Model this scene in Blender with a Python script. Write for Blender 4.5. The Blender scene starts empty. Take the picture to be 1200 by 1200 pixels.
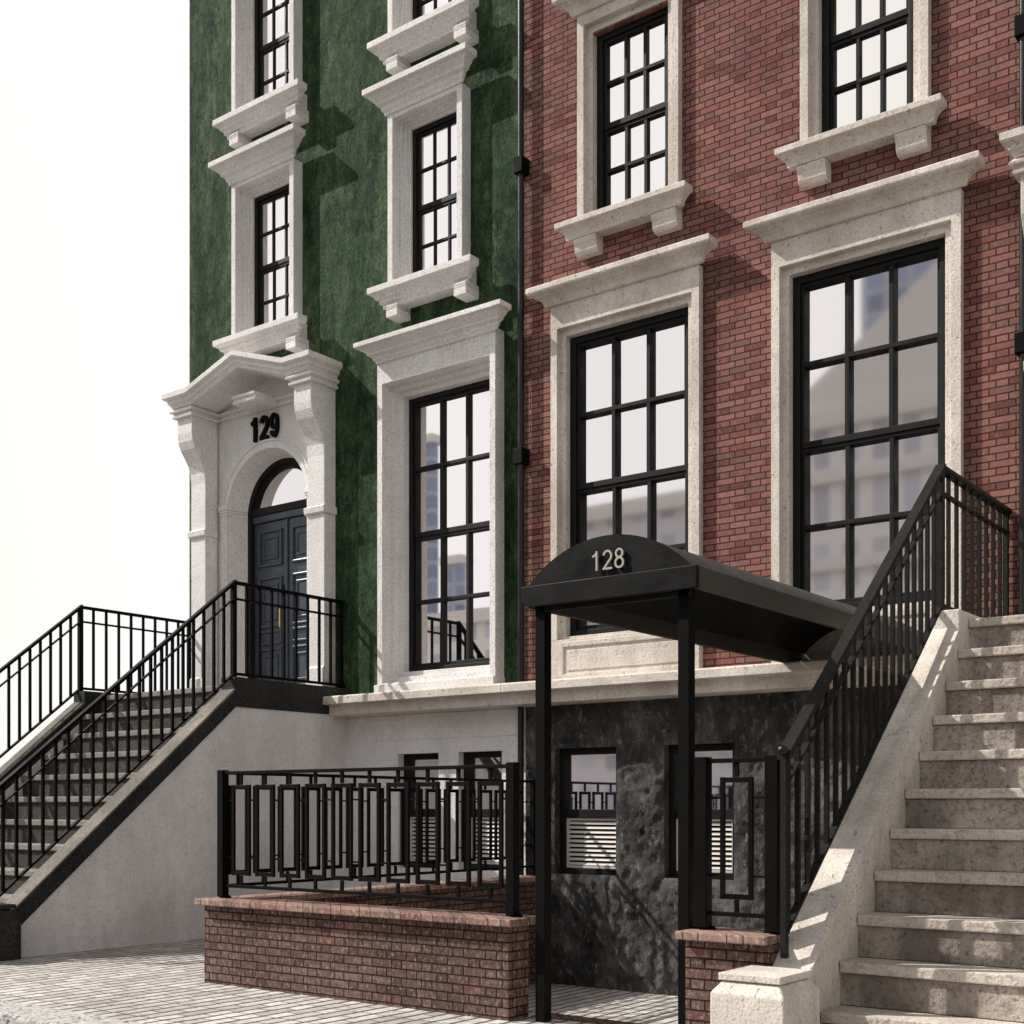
import bpy, bmesh, math, random
from mathutils import Vector, Matrix
random.seed(7)
R = math.radians
scn = bpy.context.scene
COL = scn.collection

# ------------------------------------------------------------------ camera
FPX = 1475.0
TH = math.atan2(1112, 1475.0)
cam_d = bpy.data.cameras.new('camera')
cam = bpy.data.objects.new('camera', cam_d); COL.objects.link(cam)
cam.location = (0, 0, 1.5)
cam.rotation_euler = (R(90), 0, TH)
cam_d.sensor_width = 36.0
cam_d.lens = 36.0 * FPX / 1200.0
cam_d.shift_y = (946 - 600) / 1200.0
cam_d.clip_end = 5000
scn.camera = cam

# ------------------------------------------------------------------ light
SUN_TO = Vector((-1.05, -0.5, 1.0)).normalized()
sl = bpy.data.lights.new('sun', 'SUN'); sl.energy = 5.0; sl.angle = R(0.5); sl.color = (1.0, 0.945, 0.875)
so = bpy.data.objects.new('sun', sl); COL.objects.link(so)
so.rotation_euler = SUN_TO.to_track_quat('Z', 'Y').to_euler()
so.location = (-20, -10, 30)
w = bpy.data.worlds.new('World'); scn.world = w; w.use_nodes = True
nt = w.node_tree; nt.nodes.clear()
sky = nt.nodes.new('ShaderNodeTexSky'); sky.sky_type = 'NISHITA'; sky.sun_disc = False
sky.sun_elevation = math.asin(SUN_TO.z)
sky.sun_rotation = math.atan2(SUN_TO.x, SUN_TO.y)
sky.air_density = 1.0; sky.dust_density = 6.0; sky.ozone_density = 1.0
hs = nt.nodes.new('ShaderNodeHueSaturation'); hs.inputs['Saturation'].default_value = 0.12
mx = nt.nodes.new('ShaderNodeMix'); mx.data_type = 'RGBA'
mx.inputs[7].default_value = (8.5, 8.42, 8.4, 1)          # bright white haze, thick at the horizon and thin overhead
tc = nt.nodes.new('ShaderNodeTexCoord'); sxyz = nt.nodes.new('ShaderNodeSeparateXYZ'); hz = nt.nodes.new('ShaderNodeValToRGB')
nt.links.new(tc.outputs['Generated'], sxyz.inputs[0]); nt.links.new(sxyz.outputs[2], hz.inputs[0]); nt.links.new(hz.outputs[0], mx.inputs[0])
hz.color_ramp.elements[0].position = 0.52; hz.color_ramp.elements[0].color = (1, 1, 1, 1)
hz.color_ramp.elements[1].position = 0.85; hz.color_ramp.elements[1].color = (0.12, 0.12, 0.12, 1)
bg = nt.nodes.new('ShaderNodeBackground'); bg.inputs['Strength'].default_value = 0.12
wo = nt.nodes.new('ShaderNodeOutputWorld')
nt.links.new(sky.outputs[0], hs.inputs['Color']); nt.links.new(hs.outputs[0], mx.inputs[6])
nrm = nt.nodes.new('ShaderNodeVectorMath'); nrm.operation = 'DOT_PRODUCT'; nrm.inputs[1].default_value = (-0.93, -0.37, 0.0)
nt.links.new(tc.outputs['Generated'], nrm.inputs[0])
az = nt.nodes.new('ShaderNodeMapRange'); az.interpolation_type = 'SMOOTHSTEP'      # haze glows on the sun's side of the sky
az.inputs['From Min'].default_value = -0.25; az.inputs['From Max'].default_value = 0.36
az.inputs['To Min'].default_value = 0.60; az.inputs['To Max'].default_value = 1.0
nt.links.new(nrm.outputs['Value'], az.inputs['Value'])
dim = nt.nodes.new('ShaderNodeVectorMath'); dim.operation = 'SCALE'
nt.links.new(mx.outputs[2], dim.inputs[0]); nt.links.new(az.outputs[0], dim.inputs['Scale'])
wr = nt.nodes.new('ShaderNodeValToRGB'); wr.color_ramp.elements[0].position = 0.50; wr.color_ramp.elements[0].color = (0, 0, 0, 1)
wr.color_ramp.elements[1].position = 0.60; wr.color_ramp.elements[1].color = (0.4, 0.4, 0.4, 1)
we = wr.color_ramp.elements.new(0.70); we.color = (0, 0, 0, 1)
nt.links.new(nrm.outputs['Value'], wr.inputs[0])
wm = nt.nodes.new('ShaderNodeMix'); wm.data_type = 'RGBA'; wm.blend_type = 'MULTIPLY'; wm.inputs[7].default_value = (1.0, 0.985, 0.86, 1)
nt.links.new(wr.outputs[0], wm.inputs[0]); nt.links.new(dim.outputs[0], wm.inputs[6])
nt.links.new(wm.outputs[2], bg.inputs['Color']); nt.links.new(bg.outputs[0], wo.inputs[0])
scn.view_settings.view_transform = 'Standard'; scn.view_settings.look = 'None'
scn.view_settings.exposure = 0; scn.view_settings.gamma = 1
scn.render.engine = 'CYCLES'
scn.cycles.samples = 96; scn.cycles.use_denoising = True
scn.render.resolution_x = 1024; scn.render.resolution_y = 1024

# ------------------------------------------------------------------ materials
class NT:
    def __init__(s, name):
        s.m = bpy.data.materials.new(name); s.m.use_nodes = True
        s.t = s.m.node_tree; s.t.nodes.clear()
        s.out = s.t.nodes.new('ShaderNodeOutputMaterial')
        s.p = s.t.nodes.new('ShaderNodeBsdfPrincipled')
        s.t.links.new(s.p.outputs[0], s.out.inputs[0])
        g = s.t.nodes.new('ShaderNodeNewGeometry'); s.pos = g.outputs['Position']
    def link(s, a, b): s.t.links.new(a, b)
    def scale(s, v, sc):
        n = s.t.nodes.new('ShaderNodeVectorMath'); n.operation = 'MULTIPLY'
        s.link(v, n.inputs[0]); n.inputs[1].default_value = sc; return n.outputs[0]
    def noise(s, v, scale, detail=6, rough=0.6, dist=0.0):
        n = s.t.nodes.new('ShaderNodeTexNoise'); s.link(v, n.inputs['Vector'])
        n.inputs['Scale'].default_value = scale; n.inputs['Detail'].default_value = detail
        n.inputs['Roughness'].default_value = rough; n.inputs['Distortion'].default_value = dist
        return n.outputs['Fac']
    def voro(s, v, scale):
        n = s.t.nodes.new('ShaderNodeTexVoronoi'); s.link(v, n.inputs['Vector'])
        n.inputs['Scale'].default_value = scale; return n.outputs['Distance']
    def ramp(s, f, stops):
        n = s.t.nodes.new('ShaderNodeValToRGB'); s.link(f, n.inputs[0]); cr = n.color_ramp
        while len(cr.elements) < len(stops): cr.elements.new(0.5)
        for e, (p, c) in zip(cr.elements, stops):
            e.position = p; e.color = (c, c, c, 1) if isinstance(c, (int, float)) else (*c, 1)
        return n.outputs['Color']
    def mix(s, f, a, b, mode='MIX'):
        n = s.t.nodes.new('ShaderNodeMix'); n.data_type = 'RGBA'; n.blend_type = mode
        for v, i in ((f, 0), (a, 6), (b, 7)):
            if isinstance(v, (int, float)): n.inputs[i].default_value = v
            elif isinstance(v, tuple): n.inputs[i].default_value = (*v, 1)
            else: s.link(v, n.inputs[i])
        return n.outputs[2]
    def math(s, op, a, b=0.0):
        n = s.t.nodes.new('ShaderNodeMath'); n.operation = op
        for v, i in ((a, 0), (b, 1)):
            if isinstance(v, (int, float)): n.inputs[i].default_value = v
            else: s.link(v, n.inputs[i])
        return n.outputs[0]
    def bump(s, h, strength, dist=0.02, prev=None):
        n = s.t.nodes.new('ShaderNodeBump'); s.link(h, n.inputs['Height'])
        n.inputs['Strength'].default_value = strength; n.inputs['Distance'].default_value = dist
        if prev is not None: s.link(prev, n.inputs['Normal'])
        return n.outputs[0]
    def done(s, color, rough=0.8, normal=None, metal=0.0, spec=0.3):
        if isinstance(color, tuple): s.p.inputs['Base Color'].default_value = (*color, 1)
        else: s.link(color, s.p.inputs['Base Color'])
        if isinstance(rough, (int, float)): s.p.inputs['Roughness'].default_value = rough
        else: s.link(rough, s.p.inputs['Roughness'])
        s.p.inputs['Metallic'].default_value = metal
        s.p.inputs['Specular IOR Level'].default_value = spec
        if normal is not None: s.link(normal, s.p.inputs['Normal'])
        return s.m

def stone(name, base, dark, speck, speck_amt=0.5, stain=0.5, bumpy=0.35, speck_scale=55, pits=0.0):
    n = NT(name)
    big = n.noise(n.scale(n.pos, (1, 1, 0.55)), 1.7, 6, 0.62)
    med = n.noise(n.pos, 9, 8, 0.7)
    fine = n.noise(n.pos, speck_scale, 3, 0.55)
    c = n.mix(n.ramp(big, [(0.38, 1.0), (0.68, 0.0)]), base, dark)
    c = n.mix(stain, base, c)
    c = n.mix(n.math('MULTIPLY', n.ramp(med, [(0.52, 0.0), (0.72, 1.0)]), stain * 0.75), c, dark)
    drip = n.noise(n.scale(n.pos, (1, 1, 0.07)), 7.5, 5, 0.7)
    c = n.mix(n.math('MULTIPLY', n.ramp(drip, [(0.52, 0.0), (0.7, 1.0)]), stain * 0.45), c, dark)
    sp = n.ramp(fine, [(0.52, 0.0), (0.64, 1.0)])
    c = n.mix(n.math('MULTIPLY', sp, speck_amt), c, speck)
    grain = n.noise(n.pos, 130, 2, 0.5)
    b = n.bump(fine, bumpy, 0.012)
    b = n.bump(med, bumpy * 0.8, 0.02, b)
    if pits:
        pt = n.ramp(n.noise(n.pos, 26, 4, 0.6, 0.6), [(0.62, 0.0), (0.68, 1.0)])
        c = n.mix(n.math('MULTIPLY', pt, pits), c, speck)
        b = n.bump(n.math('SUBTRACT', 1.0, pt), 0.5, 0.012, b)
    c = n.mix(0.18, c, n.ramp(grain, [(0.3, 0.12), (0.7, 1.0)]), 'OVERLAY')
    return n.done(c, 0.85, b)

def bond(n, u, v, S, H, rh, mu, mv, half=0.5):
    """courses of alternating long and short units: returns joint mask (1 in unit, 0 in joint) and a random value per unit"""
    P = S + H
    vr = n.math('DIVIDE', v, rh); row = n.math('FLOOR', vr); fv = n.math('FRACT', vr)
    sh = n.math('MULTIPLY', n.math('MODULO', n.math('ADD', row, 1000.0), 2.0), half)
    uu = n.math('ADD', n.math('DIVIDE', u, P), sh); cell = n.math('FLOOR', uu); fu = n.math('FRACT', uu)
    sp = S / P
    d = n.math('MINIMUM', n.math('ABSOLUTE', n.math('SUBTRACT', fu, sp)), n.math('MINIMUM', fu, n.math('SUBTRACT', 1.0, fu)))
    dv = n.math('MULTIPLY', n.math('MINIMUM', fv, n.math('SUBTRACT', 1.0, fv)), rh)
    du = n.math('MULTIPLY', d, P)
    def sm(x, m):
        r = n.t.nodes.new('ShaderNodeMapRange'); r.interpolation_type = 'SMOOTHSTEP'
        r.inputs['From Min'].default_value = m * 0.35; r.inputs['From Max'].default_value = m * 0.85
        n.link(x, r.inputs['Value']); return r.outputs[0]
    mask = n.math('MULTIPLY', sm(du, mu), sm(dv, mv))
    cx = n.t.nodes.new('ShaderNodeCombineXYZ')
    n.link(n.math('ADD', n.math('MULTIPLY', cell, 2.0), n.math('GREATER_THAN', fu, sp)), cx.inputs[0]); n.link(row, cx.inputs[1])
    wn = n.t.nodes.new('ShaderNodeTexWhiteNoise'); wn.noise_dimensions = '2D'; n.link(cx.outputs[0], wn.inputs['Vector'])
    return mask, wn.outputs['Value']

def brick(name, cols, mortar, S, H, rh, m=0.008, patch=(0.05, 0.02, 0.018), patch_amt=0.5, mottle=0.5, light=(0.4, 0.25, 0.2), bstr=0.8, off=0.0):
    n = NT(name)
    sx = n.t.nodes.new('ShaderNodeSeparateXYZ'); n.link(n.pos, sx.inputs[0])
    wob = n.noise(n.pos, 9.0, 4, 0.65)
    u = n.math('ADD', n.math('ADD', sx.outputs[0], sx.outputs[1]), n.math('ADD', n.math('MULTIPLY', wob, 0.012), 50.0))
    v = n.math('ADD', n.math('ADD', sx.outputs[2], 10.0 + off), n.math('MULTIPLY', wob, 0.008))
    mask, rnd = bond(n, u, v, S, H, rh, m, m)
    c = n.ramp(rnd, [(i / (len(cols) - 1), k) for i, k in enumerate(cols)])
    big = n.noise(n.scale(n.pos, (1, 1, 0.5)), 0.9, 6, 0.65)
    med = n.noise(n.scale(n.pos, (1, 1, 0.7)), 34, 5, 0.75)
    fine = n.noise(n.pos, 120, 3, 0.6)
    c = n.mix(n.math('MULTIPLY', n.ramp(big, [(0.45, 0.0), (0.68, 1.0)]), patch_amt), c, patch)
    c = n.mix(n.math('MULTIPLY', n.ramp(med, [(0.53, 0.0), (0.66, 1.0)]), mottle), c, light)
    c = n.mix(n.math('MULTIPLY', n.ramp(med, [(0.34, 1.0), (0.47, 0.0)]), mottle), c, patch)
    c = n.mix(mask, mortar, c)
    b = n.bump(n.math('ADD', n.math('MULTIPLY', mask, n.math('ADD', 0.8, n.math('MULTIPLY', rnd, 0.35))), n.math('MULTIPLY', med, 0.4)), bstr, 0.014)
    b = n.bump(fine, 0.35, 0.006, b)
    return n.done(c, 0.88, b, spec=0.15)

def stucco(name, stops, streak=0.5, bump1=0.6, bump2=0.6, rough=0.85, bscale=9.0):
    n = NT(name)
    st = n.noise(n.scale(n.pos, (1, 1, 0.22)), 2.6, 8, 0.68, 0.3)
    md = n.noise(n.scale(n.pos, (1, 1, 0.6)), bscale, 8, 0.7, 0.4)
    fine = n.noise(n.pos, 70, 3, 0.6)
    f = n.math('ADD', n.math('MULTIPLY', st, streak), n.math('MULTIPLY', md, 1 - streak))
    c = n.ramp(f, stops)
    c = n.mix(0.22, c, n.ramp(fine, [(0.3, 0.1), (0.7, 1.0)]), 'OVERLAY')
    b = n.bump(md, bump1, 0.06)
    b = n.bump(fine, bump2, 0.012, b)
    return n.done(c, rough, b, spec=0.2)

def metal(name, col=(0.0026, 0.0025, 0.0023), rough=0.5, dust=0.07, spec=0.07):
    n = NT(name)
    a = n.noise(n.pos, 60, 4, 0.6); g = n.noise(n.pos, 3.5, 5, 0.65)
    c = n.mix(n.math('MULTIPLY', n.ramp(a, [(0.5, 0.0), (0.75, 1.0)]), dust), col, (0.07, 0.063, 0.055))
    c = n.mix(n.math('MULTIPLY', n.ramp(g, [(0.45, 0.0), (0.75, 1.0)]), dust * 0.6), c, (0.05, 0.045, 0.04))
    return n.done(c, n.ramp(g, [(0.3, rough), (0.7, min(1, rough + 0.25))]), n.bump(a, 0.25, 0.004), spec=spec)

def flat(name, col, rough=0.6, metal_=0.0, var=0.2):
    n = NT(name)
    a = n.noise(n.pos, 14, 5, 0.6)
    c = n.mix(n.ramp(a, [(0.35, var), (0.7, 0.0)]), col, tuple(x * 0.55 for x in col))
    return n.done(c, rough, n.bump(a, 0.1, 0.004), metal=metal_)

M = {}
M['white_stone'] = stone('white_granite', (0.86, 0.835, 0.815), (0.62, 0.585, 0.565), (0.28, 0.26, 0.25), 0.5, 0.6, 0.6, 54)
M['beige_stone'] = stone('beige_limestone', (0.80, 0.735, 0.66), (0.46, 0.395, 0.34), (0.24, 0.20, 0.17), 0.30, 0.75, 0.5, 52, pits=0.7)
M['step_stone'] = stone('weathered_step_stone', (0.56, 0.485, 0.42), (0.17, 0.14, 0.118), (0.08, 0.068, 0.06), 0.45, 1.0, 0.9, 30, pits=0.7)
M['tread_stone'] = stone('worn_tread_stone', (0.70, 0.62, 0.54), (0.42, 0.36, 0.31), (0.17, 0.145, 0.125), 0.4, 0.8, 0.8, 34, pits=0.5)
M['dark_stone'] = stone('black_stone', (0.035, 0.033, 0.032), (0.010, 0.0097, 0.0097), (0.10, 0.096, 0.092), 0.35, 0.9, 0.8, 34)
M['dark_riser'] = stone('dark_riser_stone', (0.06, 0.054, 0.049), (0.018, 0.017, 0.016), (0.16, 0.15, 0.14), 0.35, 0.8, 0.5, 40)
M['tan_cap'] = stone('tan_cap_stone', (0.27, 0.24, 0.21), (0.12, 0.105, 0.09), (0.05, 0.043, 0.037), 0.5, 0.9, 0.8, 32, pits=0.6)
M['dark_tread'] = stone('grey_tread_stone', (0.30, 0.272, 0.245), (0.16, 0.143, 0.128), (0.035, 0.032, 0.03), 0.35, 0.6, 0.4, 40, pits=0.3)
M['white_plaster'] = stone('white_plaster', (0.88, 0.865, 0.855), (0.62, 0.595, 0.585), (0.36, 0.34, 0.335), 0.28, 0.75, 0.9, 40)
def green_stucco():
    n = NT('green_stucco')
    st = n.noise(n.scale(n.pos, (1, 1, 0.16)), 2.2, 8, 0.7, 0.25)
    md = n.noise(n.scale(n.pos, (1, 1, 0.55)), 7, 8, 0.72, 0.2)
    gr = n.noise(n.scale(n.pos, (1, 1, 0.7)), 42, 4, 0.7)
    f = n.math('ADD', n.math('MULTIPLY', st, 0.55), n.math('MULTIPLY', md, 0.45))
    c = n.ramp(f, [(0.37, (0.010, 0.025, 0.011)), (0.46, (0.027, 0.062, 0.026)), (0.53, (0.064, 0.108, 0.050)), (0.63, (0.155, 0.195, 0.112))])
    c = n.mix(0.55, c, n.ramp(gr, [(0.32, 0.06), (0.5, 0.5), (0.68, 0.95)]), 'OVERLAY')
    cr = n.noise(n.scale(n.pos, (1.3, 1.3, 0.6)), 3.1, 9, 0.74, 0.8)
    ln = n.ramp(n.math('ABSOLUTE', n.math('SUBTRACT', cr, 0.5)), [(0.0, 1.0), (0.02, 0.0)])
    mk = n.ramp(n.noise(n.pos, 1.7, 3, 0.6), [(0.5, 0.0), (0.62, 1.0)])
    crk = n.math('MULTIPLY', ln, mk)
    c = n.mix(n.math('MULTIPLY', crk, 0.8), c, (0.006, 0.010, 0.007))
    b = n.bump(md, 0.9, 0.07); b = n.bump(gr, 1.0, 0.035, b); b = n.bump(n.math('SUBTRACT', 1.0, crk), 0.8, 0.02, b)
    return n.done(c, 0.85, b, spec=0.15)
M['green'] = green_stucco()
def black_render():
    n = NT('dark_rough_render')
    big = n.noise(n.scale(n.pos, (1, 1, 0.7)), 2.2, 8, 0.7, 0.4)
    fl = n.noise(n.scale(n.pos, (1, 1, 0.5)), 15, 8, 0.78, 0.3)
    fine = n.noise(n.pos, 60, 4, 0.65)
    c = n.ramp(big, [(0.36, (0.016, 0.0158, 0.0155)), (0.48, (0.05, 0.0485, 0.047)), (0.58, (0.105, 0.102, 0.097)), (0.70, (0.20, 0.193, 0.184))])
    c = n.mix(n.math('MULTIPLY', n.ramp(fl, [(0.55, 0.0), (0.63, 1.0)]), 0.6), c, (0.30, 0.285, 0.27))
    c = n.mix(n.math('MULTIPLY', n.ramp(fl, [(0.36, 1.0), (0.46, 0.0)]), 0.8), c, (0.009, 0.009, 0.009))
    b = n.bump(fl, 0.8, 0.05); b = n.bump(fine, 0.7, 0.015, b)
    return n.done(c, 0.7, b, spec=0.3)
M['black_wall'] = black_render()
M['brick'] = brick('red_brick', [(0.135, 0.058, 0.047), (0.25, 0.104, 0.083), (0.285, 0.142, 0.116), (0.18, 0.098, 0.082), (0.32, 0.148, 0.116)], (0.06, 0.027, 0.022), 0.235, 0.112, 0.0662, 0.0092, (0.085, 0.034, 0.028), 0.5, 0.35, (0.40, 0.225, 0.185), 0.9)
M['low_brick'] = brick('brown_brick', [(0.10, 0.056, 0.046), (0.15, 0.084, 0.068), (0.19, 0.108, 0.087), (0.14, 0.085, 0.072), (0.21, 0.122, 0.10)], (0.022, 0.015, 0.012), 0.20, 0.10, 0.066, 0.0078, (0.035, 0.022, 0.019), 0.5, 0.85, (0.42, 0.29, 0.245), 1.0, 0.006)
M['low_coping'] = brick('brick_coping', [(0.22, 0.13, 0.105), (0.30, 0.19, 0.155), (0.36, 0.24, 0.20)], (0.09, 0.06, 0.05), 0.20, 0.11, 0.5, 0.006, (0.08, 0.048, 0.04), 0.4, 0.85, (0.55, 0.41, 0.35), 0.9, 0.1)
M['metal'] = metal('black_iron')
M['metal_worn'] = metal('worn_black_iron', (0.009, 0.0085, 0.0075), 0.55, 0.4, 0.15)
M['sash'] = metal('black_sash_paint', (0.006, 0.0062, 0.006), 0.45, 0.15, 0.18)
M['sash_brown'] = metal('brown_black_sash_paint', (0.010, 0.0085, 0.0072), 0.45, 0.2, 0.2)
M['canopy'] = metal('canopy_sheet', (0.0025, 0.0025, 0.0027), 0.35, 0.1, 0.14)
M['pipe'] = metal('pipe_paint', (0.006, 0.006, 0.006), 0.2, 0.05, 0.35)
M['canopy_sheen'] = metal('canopy_sheen_sheet', (0.042, 0.037, 0.032), 0.4, 0.5, 0.4)  # lighter brown copy of the black sheet: sheen on sides and vault top painted in
M['door'] = flat('slate_door_paint', (0.062, 0.078, 0.102), 0.25, 0.0, 0.8)
M['brass'] = flat('brass', (0.72, 0.52, 0.28), 0.3, 0.9)
M['steel_num'] = flat('brushed_number_metal', (0.45, 0.42, 0.38), 0.45, 0.3)
M['louvre'] = flat('pale_louvre_paint', (0.62, 0.58, 0.54), 0.5)
M['void'] = flat('dark_interior', (0.012, 0.012, 0.012), 0.9)

def glass(name, tint, rough, wav):
    n = NT(name)
    a = n.noise(n.pos, 1.6, 3, 0.5)
    return n.done(tint, rough, None, metal=1.0)
M['glass'] = glass('reflective_glass', (0.88, 0.845, 0.84), 0.02, 0.10)
M['glass_dim'] = glass('dim_reflective_glass', (0.80, 0.765, 0.765), 0.035, 0.12)

def paver_mat(name, cols, joint):
    n = NT(name)
    sx = n.t.nodes.new('ShaderNodeSeparateXYZ'); n.link(n.pos, sx.inputs[0])
    wob = n.noise(n.pos, 4.0, 4, 0.65); w2 = n.noise(n.scale(n.pos, (1, 0.4, 1)), 11.0, 4, 0.65)
    u = n.math('ADD', sx.outputs[1], n.math('ADD', n.math('MULTIPLY', wob, 0.06), 100.0))
    v = n.math('ADD', sx.outputs[0], n.math('ADD', n.math('MULTIPLY', w2, 0.035), 100.0))
    mask, rnd = bond(n, u, v, 0.33, 0.21, 0.142, 0.010, 0.027, 0.37)
    med = n.noise(n.pos, 17, 7, 0.72); big = n.noise(n.pos, 1.1, 5, 0.65); fine = n.noise(n.pos, 75, 3, 0.6)
    c = n.ramp(rnd, [(i / (len(cols) - 1), k) for i, k in enumerate(cols)])
    c = n.mix(n.math('MULTIPLY', n.ramp(big, [(0.46, 0.0), (0.66, 1.0)]), 0.6), c, (0.30, 0.265, 0.245))
    c = n.mix(n.math('MULTIPLY', n.ramp(med, [(0.34, 1.0), (0.5, 0.0)]), 0.7), c, (0.17, 0.15, 0.14))
    c = n.mix(mask, joint, c)
    b = n.bump(n.math('ADD', n.math('MULTIPLY', mask, n.math('ADD', 0.7, n.math('MULTIPLY', rnd, 0.5))), n.math('MULTIPLY', med, 0.5)), 0.9, 0.02)
    return n.done(c, 0.9, n.bump(fine, 0.4, 0.008, b), spec=0.15)
M['paver'] = paver_mat('grey_pavers', [(0.46, 0.42, 0.39), (0.62, 0.585, 0.55), (0.72, 0.69, 0.66), (0.55, 0.51, 0.475)], (0.12, 0.107, 0.10))
def rough_kerb():
    n = NT('rough_kerb_stone')
    a = n.noise(n.pos, 22, 8, 0.75, 0.5); f = n.noise(n.pos, 70, 4, 0.6)
    c = n.ramp(a, [(0.38, 0.05), (0.44, 0.55), (0.52, 0.97)])
    return n.done(n.mix(0.9, c, (0.95, 0.92, 0.88), 'MULTIPLY'), 0.9, n.bump(f, 0.6, 0.02, n.bump(a, 1.0, 0.05)))
M['kerb'] = rough_kerb()
M['asphalt'] = stone('asphalt', (0.055, 0.054, 0.053), (0.04, 0.04, 0.04), (0.12, 0.12, 0.12), 0.3, 0.5, 0.5, 50)
M['ground'] = flat('far_ground', (0.20, 0.19, 0.18), 0.9)

def tower_mat(name, wallc, winc, bw, bh, ms):
    n = NT(name)
    sx = n.t.nodes.new('ShaderNodeSeparateXYZ'); n.link(n.pos, sx.inputs[0])
    cx = n.t.nodes.new('ShaderNodeCombineXYZ')
    n.link(n.math('ADD', sx.outputs[0], sx.outputs[1]), cx.inputs[0]); n.link(sx.outputs[2], cx.inputs[1])
    t = n.t.nodes.new('ShaderNodeTexBrick'); n.link(cx.outputs[0], t.inputs['Vector']); t.offset = 0.0
    t.inputs['Color1'].default_value = (*winc, 1); t.inputs['Color2'].default_value = (*[x * 1.5 for x in winc], 1)
    t.inputs['Mortar'].default_value = (*wallc, 1); t.inputs['Scale'].default_value = 1
    t.inputs['Mortar Size'].default_value = ms; t.inputs['Brick Width'].default_value = bw; t.inputs['Row Height'].default_value = bh
    return n.done(t.outputs['Color'], 0.5)

# ------------------------------------------------------------------ object helpers
def tag(o, label=None, cat=None, group=None, kind=None):
    if label: o['label'] = label
    if cat: o['category'] = cat
    if group: o['group'] = group
    if kind: o['kind'] = kind
    return o
def empty(name, loc, label, cat, group=None):
    o = bpy.data.objects.new(name, None); COL.objects.link(o); o.location = loc
    o.empty_display_size = 0.2
    return tag(o, label, cat, group)
def wloc(o):
    v = Vector((0, 0, 0))
    while o is not None:
        v += o.location; o = o.parent
    return v

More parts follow.
